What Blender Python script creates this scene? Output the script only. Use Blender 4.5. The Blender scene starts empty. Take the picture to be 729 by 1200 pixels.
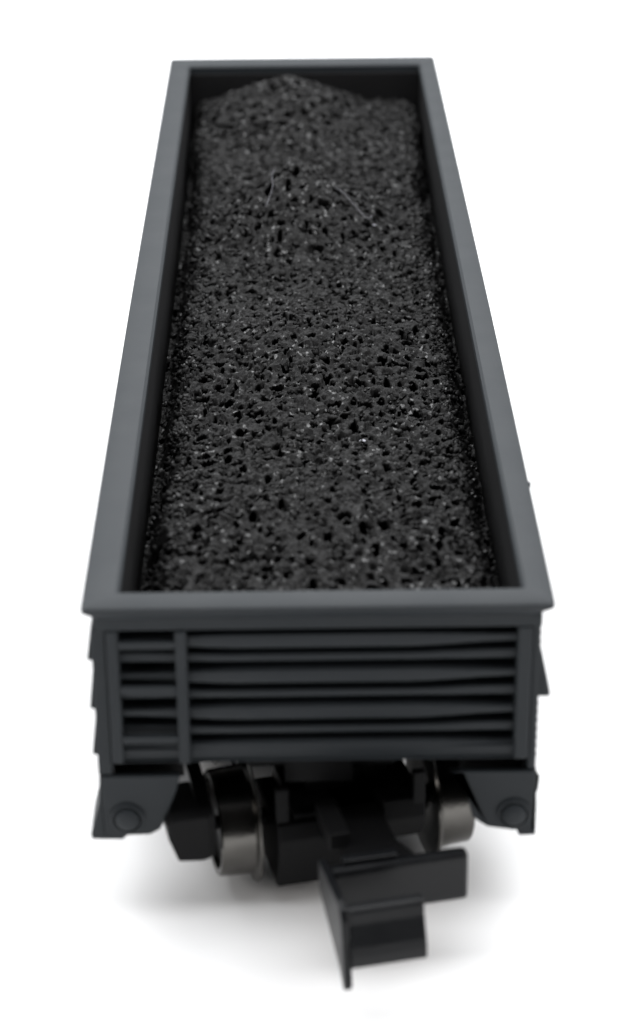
import bpy, bmesh, math, random
import numpy as np
from mathutils import Vector, Matrix

# 1 unit = 1 cm.  The car's length runs along +Y, its near end at y = 0, the table at z = 0.
random.seed(7)
rng = np.random.default_rng(11)
sc = bpy.context.scene
col = sc.collection
H0 = 1.69            # height of the rim's top above the table
LEN = 9.0            # length over the rim

# ---------------------------------------------------------------- camera
def make_camera():
    f_px, cx, cy, cz, p, yw, r = 2651.1, -0.0905, -8.7345, 4.8502 + H0, 0.46537, 0.007236, -0.008648
    cp, sp = math.cos(p), math.sin(p); cyw, syw = math.cos(yw), math.sin(yw)
    F = Vector((syw * cp, cyw * cp, -sp)); R0 = Vector((cyw, -syw, 0)); U0 = R0.cross(F)
    c, s = math.cos(r), math.sin(r)
    R = c * R0 + s * U0; U = -s * R0 + c * U0
    cam = bpy.data.cameras.new('camera'); ob = bpy.data.objects.new('camera', cam); col.objects.link(ob)
    m = Matrix((R, U, -F)).transposed().to_4x4(); m.translation = Vector((cx, cy, cz))
    ob.matrix_world = m
    cam.sensor_fit = 'VERTICAL'; cam.sensor_height = 24.0
    cam.lens = f_px / 1200.0 * 24.0
    cam.clip_start = 0.1; cam.clip_end = 2000
    cam.dof.use_dof = True; cam.dof.focus_distance = 12.9; cam.dof.aperture_fstop = 0.43
    sc.camera = ob
make_camera()

# ---------------------------------------------------------------- light: a dim studio, an overhead soft box and added side fills
w = bpy.data.worlds.new('World'); sc.world = w; w.use_nodes = True
bg = w.node_tree.nodes['Background']
bg.inputs[1].default_value = 1.0
# the room: dim behind the camera (-Y), pale walls beyond the far end (+Y)
_nt = w.node_tree; _tc = _nt.nodes.new('ShaderNodeTexCoord'); _sx = _nt.nodes.new('ShaderNodeSeparateXYZ'); _cr = _nt.nodes.new('ShaderNodeValToRGB'); _mr = _nt.nodes.new('ShaderNodeMapRange')
_nt.links.new(_tc.outputs['Generated'], _sx.inputs[0]); _nt.links.new(_sx.outputs['Y'], _mr.inputs[0]); _mr.inputs[1].default_value = -1.0; _mr.inputs[2].default_value = 1.0
_nt.links.new(_mr.outputs[0], _cr.inputs[0]); _nt.links.new(_cr.outputs[0], bg.inputs[0])
_cr.color_ramp.elements[0].position = 0.22; _cr.color_ramp.elements[0].color = (0.02, 0.02, 0.02, 1)
_cr.color_ramp.elements[1].position = 0.75; _cr.color_ramp.elements[1].color = (0.86, 0.89, 0.92, 1)

def area(name, loc, target, sx, sy, power, color):
    l = bpy.data.lights.new(name, 'AREA'); l.shape = 'RECTANGLE'; l.size = sx; l.size_y = sy
    l.energy = power; l.color = color
    o = bpy.data.objects.new(name, l); col.objects.link(o); o.location = loc
    o.rotation_euler = (Vector(target) - Vector(loc)).to_track_quat('-Z', 'Y').to_euler()
    return o
area('overhead_softbox', (0, 13, 16), (0, 13, 0), 34, 34, 14500, (0.985, 0.99, 1.0))
for _n, _x in (('left_fill', -17), ('right_fill', 17)):  # added fill lights, soften the shadow on the table under the near end
    area(_n, (_x, -4, 9), (0, 0, 0), 12, 9, 1300, (1.0, 0.96, 0.93))

sc.view_settings.view_transform = 'Standard'; sc.view_settings.look = 'None'
sc.view_settings.exposure = 0.0; sc.view_settings.gamma = 1.0
sc.render.engine = 'CYCLES'

# ---------------------------------------------------------------- materials
def material(name, color, rough, metal=0.0, noise=0.15, nscale=6.0, bump=0.0, bscale=60.0, color2=None, spec=0.5):
    m = bpy.data.materials.new(name); m.use_nodes = True
    nt = m.node_tree; N = nt.nodes; L = nt.links
    b = N['Principled BSDF']
    tc = N.new('ShaderNodeTexCoord')
    nz = N.new('ShaderNodeTexNoise'); nz.inputs['Scale'].default_value = nscale; nz.inputs['Detail'].default_value = 5
    L.new(tc.outputs['Object'], nz.inputs['Vector'])
    mx = N.new('ShaderNodeMixRGB')
    c2 = color2 or tuple(min(1, c * (1 + 2 * noise)) for c in color)
    c1 = color if color2 else tuple(c * (1 - noise) for c in color)
    mx.inputs[1].default_value = (*c1, 1); mx.inputs[2].default_value = (*c2, 1)
    L.new(nz.outputs['Fac'], mx.inputs[0]); L.new(mx.outputs[0], b.inputs['Base Color'])
    mr = N.new('ShaderNodeMapRange'); mr.inputs[1].default_value = 0.3; mr.inputs[2].default_value = 0.7
    mr.inputs[3].default_value = max(0.05, rough - 0.03); mr.inputs[4].default_value = min(1, rough + 0.04)
    L.new(nz.outputs['Fac'], mr.inputs[0]); L.new(mr.outputs[0], b.inputs['Roughness'])
    b.inputs['Metallic'].default_value = metal
    b.inputs['Specular IOR Level'].default_value = spec
    if bump:
        n2 = N.new('ShaderNodeTexNoise'); n2.inputs['Scale'].default_value = bscale; n2.inputs['Detail'].default_value = 4
        L.new(tc.outputs['Object'], n2.inputs['Vector'])
        bp = N.new('ShaderNodeBump'); bp.inputs['Strength'].default_value = bump; bp.inputs['Distance'].default_value = 0.01
        L.new(n2.outputs['Fac'], bp.inputs['Height']); L.new(bp.outputs[0], b.inputs['Normal'])
    return m

M = {
    'table': material('white_tabletop', (0.86, 0.86, 0.86), 0.9, noise=0.0, spec=0.1),
    'paint': material('dark_grey_paint', (0.0112, 0.0143, 0.0172), 0.58, noise=0.08, nscale=3, bump=0.10, bscale=90, spec=0.29),
    'inner': material('black_inner_wall', (0.006, 0.006, 0.0065), 0.75, noise=0.2, spec=0.15),  # inside faces of the walls, darker than the outside
    'black': material('black_plastic', (0.0035, 0.0035, 0.0038), 0.5, noise=0.2, nscale=5, bump=0.15, bscale=40, spec=0.12),
    'coupler': material('charcoal_plastic', (0.0040, 0.0044, 0.0052), 0.34, noise=0.15, nscale=5, bump=0.15, bscale=30, spec=0.22),
    'steel': material('blackened_wheel_metal', (0.095, 0.091, 0.085), 0.22, metal=1.0, noise=0.2, nscale=9, bump=0.1, bscale=60),
    'coal': material('coal', (0.0052, 0.0051, 0.0052), 0.48, nscale=14, color2=(0.0092, 0.0090, 0.0090), bump=0.3, bscale=110, spec=0.5),
    'lint': material('pale_lint', (0.25, 0.25, 0.28), 0.7, noise=0.1),
}

# coal: mostly dull, with small glossy breaks
_nt = M['coal'].node_tree; _b = _nt.nodes['Principled BSDF']
_tc = [n for n in _nt.nodes if n.type == 'TEX_COORD'][0]
_v = _nt.nodes.new('ShaderNodeTexVoronoi'); _v.inputs['Scale'].default_value = 55; _nt.links.new(_tc.outputs['Object'], _v.inputs['Vector'])
_s = _nt.nodes.new('ShaderNodeSeparateColor'); _nt.links.new(_v.outputs['Color'], _s.inputs[0])
for _lo, _hi, _sock in ((0.13, 0.75, 'Specular IOR Level'), (0.58, 0.27, 'Roughness')):
    _m = _nt.nodes.new('ShaderNodeMapRange'); _m.inputs[1].default_value = 0.92; _m.inputs[2].default_value = 0.99
    _m.inputs[3].default_value = _lo; _m.inputs[4].default_value = _hi
    _nt.links.new(_s.outputs[0], _m.inputs[0]); _nt.links.new(_m.outputs[0], _b.inputs[_sock])

# ---------------------------------------------------------------- mesh helpers
class MB:
    """Collects shapes; build() links them as one mesh object."""
    def __init__(self): self.bm = bmesh.new()
    def box(self, x0, x1, y0, y1, z0, z1, bev=0.0):
        t = bmesh.new(); bmesh.ops.create_cube(t, size=1)
        for v in t.verts:
            v.co = Vector(((x0 + x1) / 2 + v.co.x * (x1 - x0), (y0 + y1) / 2 + v.co.y * (y1 - y0), (z0 + z1) / 2 + v.co.z * (z1 - z0)))
        if bev: bmesh.ops.bevel(t, geom=t.edges[:], offset=bev, segments=2, affect='EDGES', profile=0.5)
        return self._in(t)
    def _in(self, t):
        me = bpy.data.meshes.new('t'); t.to_mesh(me); t.free(); self.bm.from_mesh(me); bpy.data.meshes.remove(me); return self
    def prism(self, pts, axis, a, b, bev=0.0):
        """polygon extruded along axis from a to b; pts are the two other coordinates in xyz order"""
        def P(u, v, k): return {'x': (k, u, v), 'y': (u, k, v), 'z': (u, v, k)}[axis]
        t = bmesh.new()
        A = [t.verts.new(P(u, v, a)) for u, v in pts]; B = [t.verts.new(P(u, v, b)) for u, v in pts]
        t.faces.new(A); t.faces.new(B[::-1]); n = len(pts)
        for i in range(n): t.faces.new((A[i], B[i], B[(i + 1) % n], A[(i + 1) % n]))
        bmesh.ops.recalc_face_normals(t, faces=t.faces[:])
        if bev: bmesh.ops.bevel(t, geom=t.edges[:], offset=bev, segments=2, affect='EDGES', profile=0.5)
        return self._in(t)
    def lathe(self, prof, axis, c, n=48):
        """(distance along axis, radius) pairs spun round the axis through c"""
        t = bmesh.new(); rings = []
        for d, r in prof:
            ring = []
            for i in range(n):
                a = 2 * math.pi * i / n
                u, v = r * math.cos(a), r * math.sin(a)
                co = {'x': (c[0] + d, c[1] + u, c[2] + v), 'y': (c[0] + u, c[1] + d, c[2] + v), 'z': (c[0] + u, c[1] + v, c[2] + d)}[axis]
                ring.append(t.verts.new(co))
            rings.append(ring)
        for a, b in zip(rings, rings[1:]):
            for i in range(n): t.faces.new((a[i], a[(i + 1) % n], b[(i + 1) % n], b[i]))
        t.faces.new(rings[0][::-1]); t.faces.new(rings[-1])
        bmesh.ops.recalc_face_normals(t, faces=t.faces[:])
        return self._in(t)
    def build(self, name, mat, parent=None, loc=(0, 0, 0), smooth=False):
        me = bpy.data.meshes.new(name); self.bm.to_mesh(me); self.bm.free()
        me.materials.append(M[mat])
        if smooth:
            for p in me.polygons: p.use_smooth = True
            try: me.set_sharp_from_angle(angle=math.radians(35))
            except Exception: pass
        o = bpy.data.objects.new(name, me); col.objects.link(o); o.parent = parent; o.location = loc
        return o

def tag(o, label=None, cat=None, group=None, kind=None):
    if label: o['label'] = label
    if cat: o['category'] = cat
    if group: o['group'] = group
    if kind: o['kind'] = kind
    return o

# ---------------------------------------------------------------- setting: the white table
t = bmesh.new(); bmesh.ops.create_grid(t, x_segments=2, y_segments=2, size=400)
mb = MB(); mb._in(t)
tag(mb.build('tabletop', 'table'), 'plain white tabletop the model car stands on', kind='structure')

# ---------------------------------------------------------------- the gondola car
CY = LEN / 2
car = bpy.data.objects.new('gondola_car', None); col.objects.link(car); car.location = (0, CY, 0)
tag(car, 'dark grey model gondola railcar filled with black coal, seen from its end', 'model railcar')
OFF = (0, -CY, H0)      # parts are drawn with the rim's top at z = 0 and the near end at y = 0

# top rim: one frame with an overhanging lip; a grid of corner quads swept as a closed profile
def frame_rim():
    # outer / inner outline at several heights: (outer x, outer y inset, z), closed ring profile
    bm = bmesh.new()
    XO, YO = 1.05, 0.0
    prof = [  # (inset from outer edge on sides, inset on ends, z)
        (0.000, 0.000, -0.008), (0.000, 0.000, -0.030), (0.012, 0.006, -0.040), (0.060, 0.018, -0.060), (0.085, 0.022, -0.068),
        (0.120, 0.105, -0.068), (0.185, 0.138, -0.060), (0.185, 0.138, -0.014), (0.170, 0.126, 0.000), (0.010, 0.010, 0.000)]
    rings = []
    for ix, iy, z in prof:
        x = XO - ix
        k = max(0, (ix - 0.1)) * 0.10
        rr = 0.022 if ix < 0.05 else 0.012
        pts = []
        x0, x1, y0, y1 = -x + 0.0, x, YO + iy, LEN - YO - iy
        if ix > 0.15:                      # the opening: left ledge a little wider than the right one
            x0 = -0.888 - (0.185 - ix); x1 = 0.918 + (0.185 - ix)
            y0 += 0.014; y1 -= 0.09
        for cx, cy, a0 in ((x1 - rr, y0 + rr, -90), (x1 - rr, y1 - rr, 0), (x0 + rr, y1 - rr, 90), (x0 + rr, y0 + rr, 180)):
            for j in range(5):
                a = math.radians(a0 + 90 * j / 4)
                pts.append((cx + rr * math.cos(a), cy + rr * math.sin(a)))
        # slight bow and flatness errors of a moulded part
        rings.append([bm.verts.new((px, py, z)) for px, py in pts])
    n = len(rings[0]); m = len(rings)
    for i in range(m):
        a, b = rings[i], rings[(i + 1) % m]
        for j in range(n): bm.faces.new((a[j], a[(j + 1) % n], b[(j + 1) % n], b[j]))
    bmesh.ops.recalc_face_normals(bm, faces=bm.faces[:])
    mb = MB(); mb._in(bm)
    # tiny moulding nub on the right rim's edge
    mb.box(1.044, 1.060, 1.22, 1.25, -0.03, -0.008, 0.003)
    return mb
frame_rim().build('top_rim', 'paint', car, OFF, smooth=True)

# side walls: sheathing outside, dark lining inside, stakes as sub-parts
for sgn in (-1, 1):
    mb = MB()
    a, b = sorted((sgn * 0.965, sgn * 0.925))
    mb.box(a, b, 0.10, LEN - 0.10, -0.86, -0.070)
    sw = mb.build('side_wall', 'paint', car, OFF)
    a, b = (-0.924, -0.893) if sgn < 0 else (0.923, 0.9245)
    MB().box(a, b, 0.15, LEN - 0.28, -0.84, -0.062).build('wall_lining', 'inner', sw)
    a, b = sorted((sgn * 0.966, sgn * 1.000))
    MB().box(a, b, 0.20, LEN - 0.20, -0.90, -0.80, 0.006).build('side_sill', 'paint', sw)
    a, b = sorted((sgn * 0.966, sgn * 0.995))
    for k in range(11):
        y = 0.62 + k * (LEN - 1.24) / 10
        m = MB(); m.box(a, b, y - 0.045, y + 0.045, -0.797, -0.072, 0.006)
        for q in range(6):
            m.lathe([(0, 0.012), (sgn * 0.008, 0.009)], 'x', (sgn * 0.995, y, -0.14 - q * 0.12), n=8)
        m.build('side_stake', 'paint', sw)

# end walls: a grid displaced into tapering wide ribs with narrow ribs between them
def end_mesh(sign, y_in, y_rec):
    x0, x1, z0, z1 = -0.955, 0.955, -0.828, -0.130
    nx, nz = 150, 190
    xs = np.linspace(x0, x1, nx); zs = np.linspace(z0, z1, nz)
    X, Z = np.meshgrid(xs, zs)
    ax = np.clip((np.abs(X - 0.02) - 0.36) / 0.50, 0, 1); s = ax * ax * (3 - 2 * ax)
    D = np.zeros_like(X)
    def rib(zc, h0, h1, dep):
        h = h0 + (h1 - h0) * s
        u = np.clip(1 - np.abs(Z - zc) / h, 0, 1)
        p = np.clip(u / 0.38, 0, 1); p = p * p * (3 - 2 * p)
        return dep * (1 - 0.15 * s) * p * (0.92 + 0.08 * np.sqrt(np.clip(u, 0, 1)))
    for zc in (-0.207, -0.391, -0.583, -0.775): D = np.maximum(D, rib(zc, 0.052, 0.029, 0.100))
    for zc in (-0.297, -0.487, -0.679): D = np.maximum(D, rib(zc, 0.028, 0.036, 0.088))
    D = np.where(Z < -0.772, np.maximum(D, 0.096), D)
    Y = y_rec - D * 1.0
    if sign > 0: Y = LEN - Y
    V = np.stack([X, Y, Z], -1).reshape(-1, 3)
    idx = np.arange(nx * nz).reshape(nz, nx)
    a, b, c, d = idx[:-1, :-1], idx[:-1, 1:], idx[1:, 1:], idx[1:, :-1]
    Fc = np.stack([a, b, c, d] if sign < 0 else [d, c, b, a], -1).reshape(-1, 4)
    me = bpy.data.meshes.new('e'); me.from_pydata(V.tolist(), [], Fc.tolist())
    t = bmesh.new(); t.from_mesh(me); bpy.data.meshes.remove(me)
    for f in t.faces: f.smooth = True
    mb = MB(); mb._in(t)
    return mb

def mir(y, far): return LEN - y if far else y
for far in (False, True):
    g = lambda a, b: tuple(sorted((mir(a, far), mir(b, far))))
    mb = end_mesh(1 if far else -1, 0.14, 0.149)
    y0, y1 = g(0.1495, 0.1525)
    mb.box(-0.955, 0.955, y0, y1, -0.86, -0.062)
    y0, y1 = g(0.040, 0.145)
    mb.box(-0.955, 0.955, y0, y1, -0.835, -0.8285, 0.003)       # bottom flange
    ew = mb.build('end_wall', 'paint', car, OFF)
    y0, y1 = g(0.027, 0.118)
    MB().box(-0.990, 1.000, y0, y1, -0.131, -0.0685, 0.005).build('top_chord', 'paint', ew)
    y0, y1 = g(0.153, 0.165) if not far else g(0.153, 0.262)
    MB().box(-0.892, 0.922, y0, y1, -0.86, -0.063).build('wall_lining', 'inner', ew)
    flip = -1 if far else 1          # the far end is the near end turned half round
    # corner posts
    y0, y1 = g(0.026, 0.16)
    a, b = sorted((0.893 * flip, 0.958 * flip)); MB().box(a, b, y0, y1, -0.832, -0.133, 0.008).build('corner_post', 'paint', ew)
    a, b = sorted((0.961 * flip, 0.998 * flip))
    MB().box(a, b, *g(0.05, 0.19), -0.90, -0.133, 0.006).build('side_edge_plate', 'paint', ew)
    a, b = sorted((-0.948 * flip, -0.893 * flip)); MB().box(a, b, y0, y1, -0.832, -0.133, 0.008).build('corner_post', 'paint', ew)
    a, b = sorted((-1.016 * flip, -0.951 * flip))
    MB().box(a, b, *g(0.045, 0.19), -0.90, -0.133, 0.006).build('side_edge_plate', 'paint', ew)
    # end ladder: an inner stile and rungs to the corner post
    m = MB(); a, b = sorted((-0.640 * flip, -0.588 * flip)); m.box(a, b, *g(0.018, 0.125), -0.832, -0.133, 0.008)
    a, b = sorted((-0.893 * flip, -0.640 * flip))
    for z in (-0.205, -0.438, -0.702): m.box(a, b, *g(0.020, 0.046), z - 0.021, z + 0.021, 0.006)
    m.build('ladder', 'paint', ew)
    # side ladder treads seen edge-on at the corner (wedges widening downward)
    for z0, z1, wd in ((-0.300, -0.130, 0.030), (-0.555, -0.345, 0.030), (-0.800, -0.600, 0.030)):
        x = -1.0165 * flip; xo = x - wd * 0.7 * flip
        MB().prism([(x, z1), (xo, z0 + 0.02), (xo, z0), (x, z0)], 'y', *g(0.06, 0.30), bev=0.003).build('ladder_tread', 'paint', ew)
    x = 0.9985 * flip; xo = x + 0.055 * flip
    MB().prism([(x, -0.30), (x + 0.012 * flip, -0.30), (xo, -0.505), (xo, -0.53), (x, -0.53)], 'y', *g(0.08, 0.26), bev=0.004).build('side_gusset', 'paint', ew)
    m = MB()
    for q in range(16):
        z = -0.16 - q * 0.046
        m.lathe([(0, 0.014), (0.005 * flip, 0.012), (0.009 * flip, 0.004)], 'x', (0.998 * flip, mir(0.10, far), z), n=10)
    m.build('rivet_row', 'paint', ew)
    # corner brackets with a step and a round boss
    for s in (-1, 1):
        e = s * flip
        out = [(0.60, -0.908), (0.66, -0.908), (0.672, -0.98), (0.712, -1.155), (0.745, -1.185), (0.785, -1.212), (0.900, -1.232), (0.99, -1.232), (1.000, -0.908)]
        if s < 0: out = [(0.640, -0.908), (0.660, -0.99), (0.725, -1.165), (0.745, -1.205), (0.790, -1.232), (0.920, -1.236), (1.000, -1.236), (1.012, -0.908)]
        pts = [(e * u, v) for u, v in out]
        cb = MB().prism(pts, 'y', *g(0.040, 0.075), bev=0.006).build('corner_bracket', 'paint', car, OFF)
        # the boss: a ring groove round a low dome
        cx = e * (0.905 if s > 0 else 0.893); d = -1 if not far else 1
        yf = mir(0.040, far)
        MB().lathe([(0.01 * -d, 0.080), (0.012 * d, 0.080), (0.014 * d, 0.076), (0.014 * d, 0.068), (0.002 * d, 0.066),
                    (0.002 * d, 0.060), (0.024 * d, 0.054), (0.032 * d, 0.040), (0.036 * d, 0.015)], 'y', (cx, yf, -1.138), n=32).build('boss', 'paint', cb, smooth=True)
        # side flange and step
        if s < 0: sp = [(1.013, -0.90), (1.022, -1.055), (1.068, -1.235), (1.062, -1.258), (0.920, -1.262), (0.895, -1.2365), (1.001, -1.2365)]
        else: sp = [(1.001, -0.90), (1.010, -1.10), (1.010, -1.265), (0.935, -1.268), (0.920, -1.233), (1.0, -1.233)]
        MB().prism([(e * u, v) for u, v in sp], 'y', *g(0.046, 0.32), bev=0.005).build('step', 'paint', cb)
        y0, y1 = g(0.076, 0.60)
        a, b = sorted((e * 0.96, e * 0.998))
        MB().box(a, b, y0, y1, -1.02, -0.902, 0.004).build('side_web', 'paint', cb)
    # end sill under the wall; black side plates added to keep bracket gaps dark
    y0, y1 = g(0.18, 0.21)
    m = MB(); m.box(-0.955, -0.63, y0, y1, -1.0, -0.861); m.box(0.66, 0.955, y0, y1, -1.0, -0.861); m.box(-0.6299, 0.6599, y0, y1, -0.90, -0.861)
    m.build('end_sill', 'black', car, OFF)

# floor and centre sill
MB().box(-0.874, 0.874, 0.165, LEN - 0.27, -0.855, -0.80).build('floor', 'black', car, OFF)
m = MB()
for a, b in ((0.31, 1.6), (LEN - 1.6, LEN - 0.31)): m.box(-0.34, 0.36, a, b, -1.04, -0.861, 0.01); m.box(-0.62, 0.62, a + 0.02, b, -0.94, -0.861)
m.box(-0.16, 0.16, 0.21, LEN - 0.21, -1.06, -0.862)
for y in (2.3, 3.4, 4.5, 5.6, 6.7): m.box(-0.93, 0.93, y - 0.05, y + 0.05, -0.98, -0.861)
m.build('centre_sill', 'black', car, OFF)

# ---------------------------------------------------------------- trucks with couplers (truck frame: x lateral, -y towards the end)
RAIL = -1.62; WR = 0.262; ZA = RAIL + WR
def make_truck(loc, rz):
    m = MB()
    for sg in (-1, 1):
        a, b = sorted((sg * 0.675, sg * 0.745))
        # arch-bar style cast side frame outline in (y, z)
        o = [(-0.80, -1.13), (-0.80, -1.36), (-0.70, -1.40), (-0.56, -1.40), (-0.50, -1.34), (-0.34, -1.36), (-0.22, -1.50), (0.22, -1.50),
             (0.34, -1.36), (0.50, -1.34), (0.56, -1.40), (0.70, -1.40), (0.80, -1.36), (0.80, -1.13), (0.55, -1.09), (0.3, -1.06), (-0.3, -1.06), (-0.55, -1.09)]
        m.prism(o, 'x', a, b, bev=0.006)
    m.box(-0.674, 0.674, -0.15, 0.15, -1.26, -1.08, 0.01)
    m.box(-0.20, 0.20, -0.62, 0.62, -1.20, -1.085, 0.01)
    for e in (-1, 1):       # low plate; added dark blocks stand in for the shadow round each axle
        a, b = sorted((e * 0.80, e * 0.28))
        m.box(-0.30, 0.26, a, b, -1.34, -1.19, 0.01)
        m.prism([(e * 0.83, -1.22), (e * 0.86, -1.30), (e * 0.80, -1.59), (e * 0.30, -1.60), (e * 0.28, -1.30)], 'x', -0.385, -0.06, bev=0.01)
        m.prism([(e * 0.83, -1.16), (e * 0.86, -1.26), (e * 0.80, -1.40), (e * 0.30, -1.45), (e * 0.28, -1.22)], 'x', 0.12, 0.33, bev=0.01)
        for xx in (-0.36, 0.30): m.box(xx - 0.03, xx + 0.03, *sorted((e * 0.80, e * 0.84)), -1.20, -1.02, 0.006)
    m.lathe([(0, 0.22), (0.085, 0.22)], 'z', (0, 0, -1.079), n=32)
    tr = m.build('truck', 'black', car, (loc[0], loc[1] - CY, H0)); tr.rotation_euler = (0, 0, rz)
    for sg in (-1, 1):
        for e in (-1, 1):
            # journal box: chamfered block at the end of the side frame
            y0, y1 = sorted((e * 0.82, e * 0.50))
            x = [0.70, 0.715, 0.88, 0.905, 0.90, 0.855, 0.74, 0.70]
            z = [-1.13, -1.12, -1.12, -1.15, -1.22, -1.35, -1.365, -1.355]
            MB().prism([(sg * u, v) for u, v in zip(x, z)], 'y', y0 if e < 0 else y0, y1, bev=0.008).build('journal_box', 'black', tr)
            MB().lathe([(-0.10 * sg, 0.10), (-0.10 * sg, 0.219), (-0.022 * sg, 0.219), (-0.030 * sg, 0.14), (-0.018 * sg, 0.06)], 'x', (sg * 0.612 - 0.022, e * 0.53, ZA), n=40).build('wheel_centre', 'black', tr, smooth=True)
            # wheel: tread, deep inner flange, recessed outer face
            c = (sg * 0.612 - 0.022, e * 0.53, ZA)
            k = sg
            MB().lathe([(-0.05 * k, 0.05), (-0.05 * k, 0.10), (-0.05 * k, 0.115), (-0.05 * k, 0.222), (0.006 * k, 0.222), (0.010 * k, 0.250), (0.002 * k, 0.258),
                        (-0.155 * k, 0.266), (-0.160 * k, 0.275), (-0.166 * k, 0.304), (-0.174 * k, 0.312), (-0.184 * k, 0.304), (-0.187 * k, 0.22),
                        (-0.19 * k, 0.19), (-0.18 * k, 0.08), (-0.20 * k, 0.05)], 'x', c, n=72).build('wheel', 'steel', tr, smooth=True)
    for e in (-1, 1):
        MB().lathe([(-0.66, 0.01), (-0.64, 0.035), (-0.38, 0.045), (-0.30, 0.075), (0.30, 0.075), (0.38, 0.045), (0.64, 0.035), (0.66, 0.01)], 'x', (0, e * 0.53, ZA), n=24).build('axle', 'black', tr, smooth=True)
    # coupler: shank, rear bar, left arm with pointed tip, front hook
    m = MB()
    m.prism([(-0.10, -0.56), (-0.12, -1.10), (-0.26, -1.36), (0.22, -1.36), (0.12, -1.10), (0.10, -0.56)], 'z', -1.34, -1.19, bev=0.008)
    m.box(-0.20, -0.10, -1.10, -0.80, -1.21, -1.12, 0.01)
    m.build('coupler_shank', 'black', tr)
    m = MB()
    bar = [(-1.36, -1.10), (-1.405, -1.10), (-1.415, -1.115), (-1.418, -1.34), (-1.40, -1.352), (-1.30, -1.352), (-1.30, -1.14)]
    m.prism(bar, 'x', -0.263, 0.372, bev=0.016)
    m.box(-0.20, 0.05, -1.375, -1.325, -1.112, -1.075, 0.006)
    arm = [(-1.30, -1.095), (-1.42, -1.088), (-1.64, -1.078), (-1.70, -1.088), (-1.73, -1.13), (-1.755, -1.24), (-1.80, -1.43), (-1.785, -1.462),
           (-1.760, -1.458), (-1.70, -1.405), (-1.30, -1.24)]
    m.prism(arm, 'x', -0.300, -0.264, bev=0.007)
    hook = [(-1.660, -1.090), (-1.700, -1.092), (-1.716, -1.104), (-1.728, -1.16), (-1.768, -1.255), (-1.780, -1.30), (-1.782, -1.350), (-1.768, -1.362), (-1.725, -1.352), (-1.680, -1.24), (-1.660, -1.14)]
    m.prism(hook, 'x', -0.265, 0.078, bev=0.006)
    m.build('coupler', 'coupler', tr, smooth=False)
    return tr
make_truck((0.0, 0.97, 0), math.radians(12.5))
make_truck((0.0, LEN - 0.97, 0), math.radians(180))

# ---------------------------------------------------------------- the coal load: a heaped bed of small angular pieces, one uncountable mass
MOUNDS = [(0.0, 1.35, 0.10, 1.0, 1.1), (0.0, 3.65, 0.15, 0.95, 1.1), (-0.07, 5.96, 0.36, 0.66, 0.72), (-0.125, 8.38, 0.285, 0.66, 0.95)]
BASE = -0.272
X0, X1, Y0, Y1 = -0.86, 0.90, 0.19, LEN - 0.28
gn = rng.standard_normal((12, 4))
def fnoise(x, y, sc_=1.0):
    r = np.zeros_like(x)
    for a, b, c, d in gn: r += np.sin(x * (a * 3 * sc_) + y * (b * 3 * sc_) + c * 9) * 0.35
    return r / 2.5
def height(x, y):
    h = np.full_like(x, BASE)
    for mx, my, mh, rx, ry in MOUNDS:
        r = np.sqrt(((x - mx) / rx) ** 2 + ((y - my) / np.where(y > my, ry * 0.75, ry)) ** 2 + 0.0012)
        h = np.maximum(h, BASE + mh * np.clip(1.05 - r, 0, 1))
    h += 0.007 * fnoise(x, y) + 0.004 * fnoise(x, y, 4)
    xs_ = x - 0.025 + 0.018 * np.sin(y * 5.1 + np.sin(y * 11)) + 0.01 * np.sin(y * 31)
    edge = np.clip((np.abs(xs_) - 0.74 - 0.08 * np.clip((y - 6.8) / 1.2, 0, 1)) / 0.10, 0, 1)
    return h - 0.20 * edge ** 1.3
def cells(X, Y, size, seed):
    """nearest jittered grid seed for each point: returns cell number, offset from the seed, and the gap to the second nearest"""
    rg = np.random.default_rng(seed)
    nx, ny = int(2.2 / size) + 4, int(LEN / size) + 4
    jx, jy = rg.uniform(0, 1, (nx, ny)), rg.uniform(0, 1, (nx, ny))
    gx, gy = (X + 1.1) / size, Y / size
    ix, iy = np.floor(gx).astype(int), np.floor(gy).astype(int)
    best = np.full(X.shape, 1e9); sec = np.full(X.shape, 1e9); bid = np.zeros(X.shape, int); dx = np.zeros(X.shape); dy = np.zeros(X.shape)
    for a in (-1, 0, 1):
        for b in (-1, 0, 1):
            cx, cy = np.clip(ix + a, 0, nx - 1), np.clip(iy + b, 0, ny - 1)
            ux, uy = gx - (cx + jx[cx, cy]), gy - (cy + jy[cx, cy]); d = np.sqrt(ux * ux + uy * uy)
            m = d < best
            sec = np.where(m, best, np.minimum(sec, d)); best = np.where(m, d, best)
            bid = np.where(m, cx * ny + cy, bid); dx = np.where(m, ux * size, dx); dy = np.where(m, uy * size, dy)
    return bid, dx, dy, (sec - best) * size, nx * ny
def facets(X, Y, size, seed, tilt, step, pit, depth):
    bid, dx, dy, gap, n = cells(X, Y, size, seed)
    rg = np.random.default_rng(seed + 1)
    tx, ty, st = rg.normal(0, tilt, n), rg.normal(0, tilt, n), rg.uniform(-step, step, n)
    pt = (rg.random(n) < pit) * rg.uniform(0.5, 1.0, n) * depth
    edge = np.clip(gap / (0.18 * size), 0, 1)
    return st[bid] + tx[bid] * dx + ty[bid] * dy - (1 - edge) * 0.10 * size, pt[bid] * np.clip(gap / (0.12 * size), 0, 1)
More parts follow.
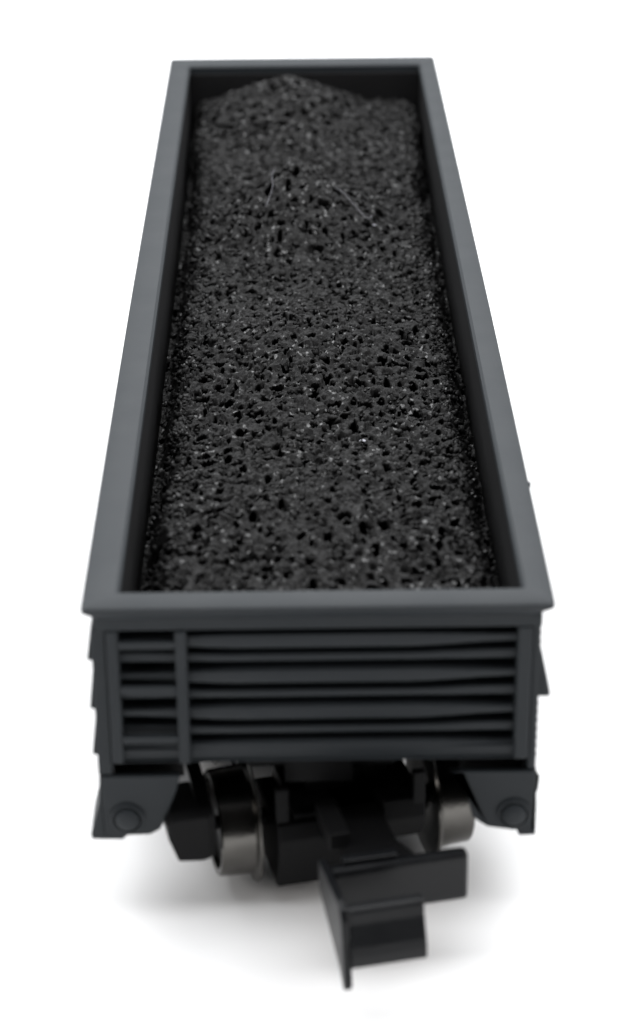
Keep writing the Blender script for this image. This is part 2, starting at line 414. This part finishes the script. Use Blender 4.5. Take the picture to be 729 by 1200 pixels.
def coal():
    nx, ny = 330, 1560
    X, Y = np.meshgrid(np.linspace(X0, X1, nx), np.linspace(Y0, Y1, ny))
    # warp the lookup so the pieces' outlines are irregular
    Wx = X + 0.006 * fnoise(X, Y, 14) + rng.uniform(-0.0012, 0.0012, X.shape); Wy = Y + 0.006 * fnoise(Y, X, 14) + rng.uniform(-0.0012, 0.0012, X.shape)
    h1, p1 = facets(Wx, Wy, 0.078, 3, 0.20, 0.008, 0.0, 0.10)
    h2, p2 = facets(Wx, Wy, 0.046, 5, 0.26, 0.012, 0.05, 0.07)
    h3, p3 = facets(Wx, Wy, 0.024, 9, 0.30, 0.003, 0.06, 0.04)
    dens = np.clip(0.85 + 0.5 * fnoise(X, Y, 1.3), 0.35, 1.3)          # patches with more and fewer holes
    Z = height(X, Y) + 0.65 * h1 + 0.85 * h2 + 0.95 * h3 - np.maximum(np.maximum(p1, p2), p3) * dens
    # deep irregular voids between the lumps
    npit = 5200; rp = np.random.default_rng(21)
    qx, qy = rp.uniform(X0, X1, npit), rp.uniform(Y0, Y1, npit); qr = 0.012 + 0.024 * rp.random(npit) ** 1.6; qa = rp.uniform(0.6, 1.5, npit)
    sx, sy = (X1 - X0) / (nx - 1), (Y1 - Y0) / (ny - 1)
    Dp = np.zeros_like(Z)
    okp = np.ones(npit, bool); kx = np.empty(0); ky = np.empty(0); kr = np.empty(0)
    for i in range(npit):
        if len(kx) and (np.hypot(kx - qx[i], ky - qy[i]) < kr * 1.3 + qr[i] * 1.3 + 0.006).any(): okp[i] = False; continue
        kx = np.append(kx, qx[i]); ky = np.append(ky, qy[i]); kr = np.append(kr, qr[i])
    for i in np.nonzero(okp)[0]:
        ci, cj = int((qx[i] - X0) / sx), int((qy[i] - Y0) / sy); k = 12
        sl = (slice(max(cj - k, 0), cj + k), slice(max(ci - k, 0), ci + k))
        d = np.sqrt(((Wx[sl] - qx[i]) / qa[i]) ** 2 + ((Wy[sl] - qy[i]) * qa[i]) ** 2) / qr[i]
        Dp[sl] += 0.15 * np.clip((1.15 - d) / 0.4, 0, 1)
    V = [np.stack([X, Y + 0.75 * Dp * np.clip((Y1 - Y) / 0.3, 0, 1), Z - Dp], -1).reshape(-1, 3)]     # the voids lean back under their far lip
    idx = np.arange(nx * ny).reshape(ny, nx)
    a, b, c, d = idx[:-1, :-1].ravel(), idx[:-1, 1:].ravel(), idx[1:, 1:].ravel(), idx[1:, :-1].ravel()
    F = [np.stack([a, b, c], -1), np.stack([a, c, d], -1)]
    # loose crumbs: jittered cubes, randomly turned; most of them along the two edges
    n = 5200
    side = rng.random(n) < 0.55
    px = np.where(side, 0.025 + np.sign(rng.uniform(-1, 1, n)) * rng.normal(0.765, 0.045, n), rng.uniform(-0.78, 0.82, n))
    px = np.clip(px, X0 + 0.02, X1 - 0.02); py = rng.uniform(Y0 + 0.02, Y1 - 0.02, n)
    size = 0.006 + 0.011 * rng.random(n) ** 1.6
    cube = np.array([[x, y, z] for x in (-1, 1) for y in (-1, 1) for z in (-1, 1)], float)
    q = cube[None] * (1 + rng.uniform(-0.5, 0.3, (n, 8, 3)))
    q *= np.stack([rng.uniform(0.6, 1.7, n), rng.uniform(0.6, 1.3, n), rng.uniform(0.4, 0.9, n)], -1)[:, None, :] * size[:, None, None]
    A = rng.standard_normal((n, 4)) * np.array([1.0, 0.45, 0.45, 1.0]); A /= np.linalg.norm(A, axis=1)[:, None]
    w_, x_, y_, z_ = A.T
    R = np.stack([1 - 2 * (y_**2 + z_**2), 2 * (x_*y_ - z_*w_), 2 * (x_*z_ + y_*w_), 2 * (x_*y_ + z_*w_), 1 - 2 * (x_**2 + z_**2), 2 * (y_*z_ - x_*w_),
                  2 * (x_*z_ - y_*w_), 2 * (y_*z_ + x_*w_), 1 - 2 * (x_**2 + y_**2)], -1).reshape(n, 3, 3)
    q = np.einsum('nij,nkj->nki', R, q)
    pz = height(px, py) + size * 0.15 + rng.uniform(-0.006, 0.004, n)
    q += np.stack([px, py, pz], -1)[:, None, :]
    tri = np.array([[0, 1, 3], [0, 3, 2], [4, 6, 7], [4, 7, 5], [0, 4, 5], [0, 5, 1], [2, 3, 7], [2, 7, 6], [0, 2, 6], [0, 6, 4], [1, 5, 7], [1, 7, 3]])
    base = len(V[0]); V.append(q.reshape(-1, 3)); F.append((tri[None] + (base + 8 * np.arange(n))[:, None, None]).reshape(-1, 3))
    # skirt down to the floor so the bed is a solid mass
    V = np.concatenate(V); F = np.concatenate(F)
    per = np.concatenate([idx[0], idx[1:, -1], idx[-1, ::-1][1:], idx[::-1, 0][1:-1]])
    lo = V[per].copy(); lo[:, 2] = -0.795; k = len(V); m_ = len(per); V = np.concatenate([V, lo])
    j = np.arange(m_); jn = (j + 1) % m_
    F = np.concatenate([F, np.stack([per[j], k + j, k + jn], -1), np.stack([per[j], k + jn, per[jn]], -1)])
    V[:, 1] -= CY; V[:, 2] += H0 - 1.0
    me = bpy.data.meshes.new('coal_load')
    me.vertices.add(len(V)); me.vertices.foreach_set('co', V.astype(np.float32).ravel())
    me.loops.add(len(F) * 3); me.loops.foreach_set('vertex_index', F.astype(np.int32).ravel())
    me.polygons.add(len(F)); me.polygons.foreach_set('loop_start', np.arange(0, len(F) * 3, 3, dtype=np.int32))
    me.update(calc_edges=True); me.validate(); me.materials.append(M['coal'])
    o = bpy.data.objects.new('coal_load', me); col.objects.link(o); o.location = (0, CY, 1.0)
    tag(o, 'heaped black coal in low pointed mounds filling the open gondola', 'coal', kind='stuff')
coal()

# ---------------------------------------------------------------- lint fibres and a dust fleck lying on the coal
def fibre(pts, r, label):
    P = [Vector((x, y, float(height(np.array([x]), np.array([y]))[0]) + H0 + h)) for x, y, h in pts]
    cu = bpy.data.curves.new('f', 'CURVE'); cu.dimensions = '3D'; cu.bevel_depth = r; cu.bevel_resolution = 2; cu.resolution_u = 8
    s = cu.splines.new('NURBS'); s.points.add(len(P) - 1)
    for i, p in enumerate(P): s.points[i].co = (*(p - P[0]), 1)
    s.use_endpoint_u = True; s.order_u = 3
    t_ = bpy.data.objects.new('f', cu); col.objects.link(t_)
    dg = bpy.context.evaluated_depsgraph_get(); me = bpy.data.meshes.new_from_object(t_.evaluated_get(dg)); bpy.data.objects.remove(t_)
    me.materials.clear(); me.materials.append(M['lint'])
    o = bpy.data.objects.new('lint_fibre', me); col.objects.link(o); o.location = P[0]
    tag(o, label, 'fibre', 'lint fibres caught on the coal')
fibre([(-0.24, 6.20, 0.05), (-0.20, 6.05, 0.03), (-0.235, 5.9, 0.02), (-0.21, 5.75, 0.03), (-0.27, 5.6, 0.025)], 0.0010, 'pale hair curling down beside the peak of the second coal mound from the far end')
fibre([(0.20, 5.84, 0.02), (0.24, 5.80, 0.04), (0.31, 5.72, 0.03), (0.42, 5.58, 0.03), (0.44, 5.70, 0.02)], 0.0010, 'bent pale hair with a bright tip on the second coal mound from the far end')
def fleck(x, y, s, label, cat_group=None):
    m = MB(); t_ = bmesh.new(); bmesh.ops.create_icosphere(t_, subdivisions=1, radius=s)
    for v in t_.verts: v.co = Vector((v.co.x * 1.5, v.co.y * 1.0, v.co.z * 0.5)) * random.uniform(0.7, 1.2)
    m._in(t_); z = float(height(np.array([x]), np.array([y]))[0]) + H0 + 0.012
    tag(m.build('dust_fleck', 'lint', None, (x, y, z)), label, 'dust fleck', 'dust flecks on the coal')
fleck(0.27, 2.28, 0.018, 'largest pale dust fleck, on the coal in the middle of the car')
fleck(0.45, 5.60, 0.010, 'tiny pale dust fleck by the end of the hair on the far mound')
